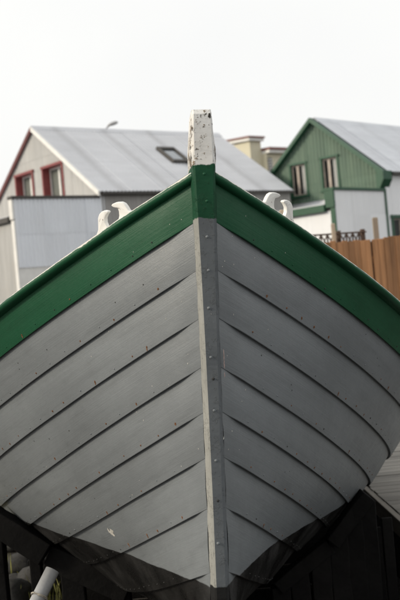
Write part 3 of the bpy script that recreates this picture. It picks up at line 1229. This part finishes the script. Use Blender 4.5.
def house(label, apex_px, dist, theta, w_, rise, length, kind):
    ap = at(*apex_px, dist)
    zr = ap.z
    root = empty('gabled_house', (ap.x, ap.y, 0), theta - math.pi / 2, label, 'house')
    left = kind == 'left'
    wt = w_ - .15                                     # wall line under the eave
    ze = zr - rise
    gm = M['clad_beige'] if left else M['clad_green']
    sl = rise / w_

    def topz(x):
        return zr - .05 - abs(x) * sl
    # ---- gable end with its two windows
    if left:
        wins = [(-1.60, -.34, zr - 2.95, zr - 1.56), (.50, 1.84, zr - 2.95, zr - 1.58)]
        zcl = zr - 3.7
    else:
        wins = [(-1.28, -.56, zr - 2.80, zr - 1.60), (.25, .95, zr - 2.76, zr - 1.58)]
        zcl = zr - 3.10
    gw = Vector((0, 0.0, 0))
    grows = [zcl, zr - 2.2, zr - 1.15, zr] if left else [zcl, zr - 2.45, zr - 1.3, zr]
    clad(root, gw, X_, -Y_, frange(-wt, wt, .85), grows, gm, topz, wins, pitch=.16, amp=.018 if left else .024)
    clad(root, gw + Vector((0, .06, 0)), X_, -Y_, frange(-wt, wt, 1.1), [0, 2.2, zcl + .02], M['clad_grey'] if left else M['clad_white'], lambda x: zr - abs(x) * sl - .1, (), .11, .008, name='lower_wall_sheet')
    for wv in wins:
        window(root, gw, X_, -Y_, *wv, M['red_trim'] if left else M['green_trim'], M['white_trim'] if left else M['brown_trim'], fw=.09 if left else .075, depth=.30 if left else .10, mull=.5 if left else .40, pane_sheet=(.02, .75) if left else (.60, 1), cm=M['net'] if left else None)
    # ---- long walls and back wall
    side_m = M['clad_grey'] if left else M['clad_white']
    sw = [] if left else [(.36, 1.7, zr - 5.0, zr - 4.14)]
    clad(root, Vector((wt, 0, 0)), Y_, X_, frange(0.03, length - .1, 1.05), [0, 2.4, ze - .02], side_m, None, sw, .11, .008, name='side_wall_sheet')
    for wv in sw:
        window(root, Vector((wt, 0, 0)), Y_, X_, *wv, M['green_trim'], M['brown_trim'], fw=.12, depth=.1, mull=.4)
    clad(root, Vector((-wt, 0, 0)), Y_, -X_, frange(0.03, length - .1, 2.1), [0, ze - .02], side_m, None, (), .11, .008, name='side_wall_sheet')
    clad(root, Vector((0, length - .1, 0)), X_, Y_, frange(-wt, wt, 2.1), [0, ze, zr], side_m, topz, (), .11, .008, name='back_wall_sheet')
    # ---- roof
    roof = mesh_obj('roof', [Vector((-w_, -.04, ze - .02)), Vector((0, -.04, zr - .02)), Vector((w_, -.04, ze - .02)),
                             Vector((-w_, length, ze - .02)), Vector((0, length, zr - .02)), Vector((w_, length, ze - .02))],
                    [(0, 1, 4, 3), (1, 2, 5, 4)], M['dark_trim'], root)
    rm = M['roof_left'] if left else M['roof_right']
    for sd_ in (-1, 1):
        roof_sheets(roof, w_, rise, zr, (-.06 if left else .06), length, sd_, rm, width=1.2, pitch=.15, amp=.017)
    vs = []
    for yy in (-.08 if left else .04, length + .02):
        for (dx, dz) in ((-.20, -.20 * sl + .045), (0, .075), (.20, -.20 * sl + .045), (.20, -.20 * sl + .02), (0, .05), (-.20, -.20 * sl + .02)):
            vs.append(Vector((dx, yy, zr + dz)))
    mesh_obj('ridge_cap', vs, [(0, 1, 7, 6), (1, 2, 8, 7), (2, 3, 9, 8), (3, 4, 10, 9), (4, 5, 11, 10), (5, 0, 6, 11), (0, 5, 4, 1), (1, 4, 3, 2), (6, 7, 10, 11), (7, 8, 9, 10)], rm, roof)
    # ---- bargeboards along the gable
    for sd_ in (-1, 1):
        bm_ = (M['red_dark'] if sd_ < 0 else M['white_trim']) if left else M['green_trim']
        dp, hh = (.07, .13) if left else (.20, .13)
        a0, a1 = (Vector((0, 0, zr)), Vector((sd_ * w_, 0, ze)))
        vs = []
        for q in (a0, a1):
            for (yy, dz) in ((-dp - .05, -hh), (-.045, -hh), (-.045, .035), (-dp - .05, .035)):
                vs.append(q + Vector((0, yy, dz)))
        mesh_obj('bargeboard', vs, [(0, 1, 2, 3), (7, 6, 5, 4), (0, 4, 5, 1), (1, 5, 6, 2), (2, 6, 7, 3), (3, 7, 4, 0)], bm_, roof)
        if not left:                                  # boxed eave return
            vs = []
            for yy in (-dp - .052, .30):
                for (dx, dz) in ((.02, .035), (.02, -.27), (-.22, -.66), (-.32, -.66), (-.28, .15)):
                    vs.append(Vector((sd_ * (w_ + dx), yy, ze + dz)))
            mesh_obj('eave_box', vs, [(0, 1, 2, 3, 4), (9, 8, 7, 6, 5), (0, 5, 6, 1), (1, 6, 7, 2), (2, 7, 8, 3), (3, 8, 9, 4), (4, 9, 5, 0)], M['green_trim'], roof)
    # gutter
    box('gutter', w_ - .02, w_ + .07, .02 if left else .32, length, ze - .09, ze - .005, M['dark_trim'], roof)
    # ---- flat roofed annex in front of the gable, its right wall rising as a parapet
    ya = -3.10 if left else -3.0
    xl = -wt - .6
    ann = box('annex_core', xl + .05, wt - .10, ya + .05, -.05, 0, zr - 3.78, M['clad_grey'], root, 0)
    zp = zr - (3.03 if left else 3.10)
    xt = wt                                           # right wall plane
    if left:
        clad(root, Vector((xt, 0, 0)), Y_, X_, [ya, -2.1, -1.3, -.5, .16], [zr - 5.23, zr - 4.2, zp], M['clad_blue'], None, (), .14, .027, name='panel_sheet')
        box('base_wall', xt - .06, xt - .025, ya - .02, .1, 0, zr - 5.20, M['white_trim'], root)
        box('panel_backing', xt - .10, xt - .03, ya + .01, .1, zr - 5.19, zp - .01, M['white_trim'], root)
        box('corner_board', xt - .20, xt - .012, ya - .05, ya + .0, 0, zr - 3.75, M['white_trim'], root)
        box('parapet_end', xt - .24, xt - .012, ya - .07, ya - .001, zr - 3.72, zp - .07, M['white_trim'], root)
        box('parapet_cap', xt - .26, xt + .055, ya - .09, .0, zp - .06, zp + .03, M['dark_trim'], root)
        clad(root, Vector((0, ya, 0)), X_, -Y_, frange(xl, xt - .2, .9), [0, 2.4, zr - 3.75], M['clad_beige'], None, (), .11, .012, name='annex_sheet')
        box('eave_board', xl, xt - .25, ya - .14, ya - .02, zr - 3.78, zr - 3.62, M['dark_trim'], root)
        box('annex_roof', xl, xt - .27, ya - .10, -.06, zr - 3.615, zr - 3.58, M['roof_left'], root)
        box('flashing', xt + .018, xt + .03, -.56, -.50, zr - 5.23, zp, M['clad_blue'], root)
    else:
        clad(root, Vector((xt, 0, 0)), Y_, X_, [ya, -2.0, -1.0, .0], [0, 1.6, zr - 4.0, zp], M['clad_white'], None, (), .11, .006, name='panel_sheet')
        box('panel_backing', xt - .10, xt - .03, ya + .01, -.05, 0, zp - .01, M['white_trim'], root)
        box('corner_board', xt - .16, xt + .03, ya - .05, ya - .001, 0, zr - 3.75, M['green_trim'], root)
        box('parapet_end', xt - .34, xt + .04, ya - .09, ya - .001, zr - 3.74, zp - .061, M['green_trim'], root)
        box('parapet_cap', xt - .34, xt + .06, ya - .10, .02, zp - .06, zp + .03, M['green_trim'], root)
        box('corner_board', xt - .02, xt + .05, -.04, .03, 0, zp - .065, M['green_trim'], root)
        clad(root, Vector((0, ya, 0)), X_, -Y_, frange(xl, xt - .16, .9), [0, 2.2, zr - 3.85], M['clad_white'], None, (), .11, .006, name='annex_sheet')
        box('eave_board', xl, xt - .345, ya - .16, ya - .02, zr - 3.86, zr - 3.62, M['green_trim'], root)
        box('annex_roof', xl, xt - .35, ya - .10, -.06, zr - 3.615, zr - 3.58, M['roof_right'], root)
    if left:                                          # roof light
        # local frame on the right hand slope
        slv = Vector((w_, 0, -rise)).normalized()
        nv = Vector((rise, 0, w_)).normalized()

        def rl(name, y0, y1, t0, t1, n0, n1, mat, par):
            vv = []
            for nn in (n0, n1):
                for (yy, tt) in ((y0, t0), (y0, t1), (y1, t1), (y1, t0)):
                    vv.append(Vector((0, yy, zr)) + slv * tt + nv * nn)
            return mesh_obj(name, vv, BOXF, mat, par, bevel=.006)
        sk = rl('skylight', 4.40, 5.06, 1.72, 2.84, .0, .06, M['dark_trim'], root)
        for (a, b, c, d) in ((4.33, 4.42, 1.66, 2.90), (5.04, 5.13, 1.66, 2.90), (4.42, 5.04, 1.66, 1.82), (4.42, 5.04, 2.76, 2.90)):
            rl('skylight_frame', a, b, c, d, .0, .14, M['dark_trim'], sk)
        rl('skylight_pane', 4.42, 5.04, 1.82, 2.76, .07, .085, M['skyglass'], sk)
    return root


n = NB('skylight_glass')
M['skyglass'] = n.done((0.30, 0.32, 0.34), 0.06, n.bump(n.noise(n.coord(), 1.5, 2), .05, .02), **{'Specular IOR Level': 1.0, 'Metallic': 0.85})
house('old corrugated iron house with red framed windows and grey metal roof', (32.8, 127.8), 36.0, .6464, 4.2406, 2.9046, 8.53, 'left')
house('green gabled house with white walls and pale roof behind the fence', (313, 119), 38.0, .7802, 2.6043 * 38 / 32, 2.0858 * 38 / 32, 10.5, 'right')

# ---- yellow building far behind
yb = 78.0
c0 = at(249.5, 141, yb)
ang = R(38)
far = empty('yellow_building', (c0.x, c0.y, 0), ang, 'pale yellow building with rust red roof between the two gabled houses', 'building')
H1 = c0.z
# local: x = along right-hand face (away), y = along left face (away)
k = yb / FPX
wr, wl = 11.5 * k / math.cos(ang), 16.5 * k / math.sin(R(52)) * 1.15
box('tower_wall', 0, wr, 0, wl * 1.25, 0, H1, M['yellow'], far, 0)


def slab_roof(name, x0, x1, y0, y1, z, th, mat, par, slope=.0):
    vs = []
    for zz in (z, z + th):
        for (x, y) in ((x0, y0), (x1, y0), (x1, y1), (x0, y1)):
            vs.append(Vector((x, y, zz + slope * (y - y0) - .0 * x)))
    return mesh_obj(name, vs, BOXF, mat, par, bevel=.01)


slab_roof('fascia', -.2, wr + .2, -.2, wl * 1.25 + .2, H1 + .001, .22, M['white_trim'], far, .06)
slab_roof('roof', -.28, wr + .28, -.28, wl * 1.25 + .28, H1 + .225, .14, M['red_roof'], far, .06)
H2 = at(262, 153, yb).z
box('wing_wall', wr + .01, wr + 6.5, -.5, 3, 0, H2, M['yellow'], far, 0)
slab_roof('fascia', wr + .02, wr + 6.9, -.9, 3.3, H2 + .001, .22, M['white_trim'], far)
slab_roof('roof', wr + .0, wr + 7.0, -1.0, 3.4, H2 + .225, .2, M['red_roof'], far, .04)
wz = boxv(wr + .12, wr + .55, -.56, -.503, H2 - 1.5, H2 - .35)
lw = mesh_obj('window', wz, BOXF, M['room'], far)
for i in range(5):
    z = H2 - 1.42 + i * .22
    box('louvre', wr + .12, wr + .55, -.60, -.562, z, z + .09, M['white_trim'], lw, .004)

# ---- street lamp behind the left house
lp = at(104, 131, 47)
hp = at(112, 124, 47)
lamp = empty('street_lamp', (lp.x - .25, lp.y, 0), 0, 'street lamp head poking up behind the grey metal roof', 'street lamp')
b = Vector((lp.x - .25, lp.y, 0))
pth = [Vector((0, 0, 0)), Vector((0, 0, lp.z - 1.1)), Vector((.05, 0, lp.z - .4)), lp - b, hp - b + Vector((-.1, 0, -.02))]
vs, fs = tube(pth, [.08, .06, .05, .04, .035], 10)
mesh_obj('pole', vs, fs, M['galv'], lamp, smooth=True)
bm = bmesh.new()
bmesh.ops.create_uvsphere(bm, u_segments=18, v_segments=10, radius=1)
for v in bm.verts:
    x = v.co.x
    v.co = Vector((x * .27, v.co.y * .11, v.co.z * (.10 if v.co.z > 0 else .07) * (1 + .25 * x)))
bmesh.ops.rotate(bm, verts=bm.verts, cent=(0, 0, 0), matrix=Matrix.Rotation(-R(14), 3, 'Y'))
me = bpy.data.meshes.new('lamp_head')
bm.to_mesh(me)
bm.free()
me.materials.append(M['galv'])
me.polygons.foreach_set('use_smooth', [True] * len(me.polygons))
o = bpy.data.objects.new('lamp_head', me)
COL.objects.link(o)
o.parent = lamp
o.location = hp - b + Vector((.03, 0, .0))

# ------------------------------------------------------------------ plank fence, posts and lattice on the right
fa, fb = at(322, 242.5, 13.9), at(400, 237, 14.39)
fd = Vector((fb.x - fa.x, fb.y - fa.y, 0)).normalized()
fang = math.atan2(fd.y, fd.x)
FZ = (fa.z + fb.z) / 2
xgap = ((at(371.3, 238, 14.2) - fa).dot(fd))


def fence(name, x0, x1, lab, zt):
    r = empty(name, Vector((fa.x, fa.y, 0)) + fd * x0, fang, lab, 'fence', 'plank fences')
    x = 0.0
    i = 0
    while x < x1 - x0 - .03:
        wd = min(random.uniform(.088, .102), x1 - x0 - x)
        dz = random.uniform(-.02, .018)
        box('board', x, x + wd - .006, -.012 + .006 * (i % 2), .010 + .006 * (i % 2), .05, zt + dz, M['fence'], r, .003)
        x += wd
        i += 1
    for zz in (.4, zt - .35):
        box('rail', 0, x1 - x0, .022, .06, zz, zz + .09, M['fence'], r)
    x = .2
    while x < x1 - x0:
        box('fence_post', x, x + .09, .062, .15, -.1, zt - .1, M['fence'], r)
        x += 1.8
    return r


fence('plank_fence', -.35, xgap - .012, 'reddish brown plank fence section left of the dark gap and tall pale post', FZ - .004)
dk = box('dark_gap_strip', -.03, .03, .03, .11, -.1, FZ - .03, M['lattice'])  # dark strip added behind the gap so that it stays dark
dk.location = Vector((fa.x, fa.y, 0)) + fd * xgap
dk.rotation_euler = (0, 0, fang)
tag(dk, 'dark strip added to darken the gap between the two plank fence sections', 'post')
fence('plank_fence', xgap + .012, xgap + 3.6, 'brown plank fence section running off the right edge of the picture', FZ + .012)
for (u, v0, dist, wd, lab) in ((374.8, 217.5, 14.75, .074, 'tall pale wooden post rising above the plank fence'), (332.8, 223.5, 14.55, .055, 'short pale wooden post at the left end of the plank fence')):
    p = at(u, v0, dist)
    h = p.z
    vs = []
    for (zz, tw) in ((-.1, 1), (h - .02, 1), (h, .85)):
        for sx, sy in ((-1, -1), (1, -1), (1, 1), (-1, 1)):
            vs.append((sx * wd / 2 * tw, sy * wd / 2 * tw, zz))
    fs = [(3, 2, 1, 0), (8, 9, 10, 11)]
    for i in range(2):
        for j in range(4):
            q = (j + 1) % 4
            fs.append((i * 4 + j, i * 4 + q, i * 4 + 4 + q, i * 4 + 4 + j))
    o = mesh_obj('wooden_post', vs, fs, M['post_pale'], loc=(p.x, p.y, 0), bevel=.004)
    tag(o, lab, 'post', 'pale wooden posts')

la, lb = at(308, 235.5, 15.6), at(365, 232.2, 15.9)
ld = Vector((lb.x - la.x, lb.y - la.y, 0))
Llen = ld.length
ld.normalize()
lat = empty('lattice_fence', (la.x, la.y, 0), math.atan2(ld.y, ld.x), 'dark brown lattice fence with diagonal crosses showing over the planks', 'fence')
LT = (la.z + lb.z) / 2
nb = 9
cw = Llen / nb
for i in range(nb):
    x0, x1 = i * cw, (i + 1) * cw
    for row in range(2):
        zt, zb = LT - .015 - row * .17, LT - .17 - row * .17
        beam('lattice_strip', (x0 + .01, -.008, zb), (x1 - .01, -.008, zt), .014, .020, M['lattice'], lat, 0, up=Vector((0, 1, 0)))
        beam('lattice_strip', (x0 + .01, .008, zt), (x1 - .01, .008, zb), .014, .020, M['lattice'], lat, 0, up=Vector((0, 1, 0)))
    beam('upright', (x0, 0, LT - .36), (x0, 0, LT - .012), .016, .03, M['lattice'], lat, 0, up=Vector((0, 1, 0)))
box('top_rail', -.02, Llen + .02, -.02, .02, LT - .011, LT + .014, M['lattice'], lat)
for x in (.0, Llen * .555, Llen * .985):
    box('lattice_post', x - .032, x + .032, -.03 + .055, .03 + .055, -.1, LT + .05, M['lattice'], lat)
box('lower_board', 0, Llen, -.012, .012, .1, LT - .37, M['lattice'], lat)
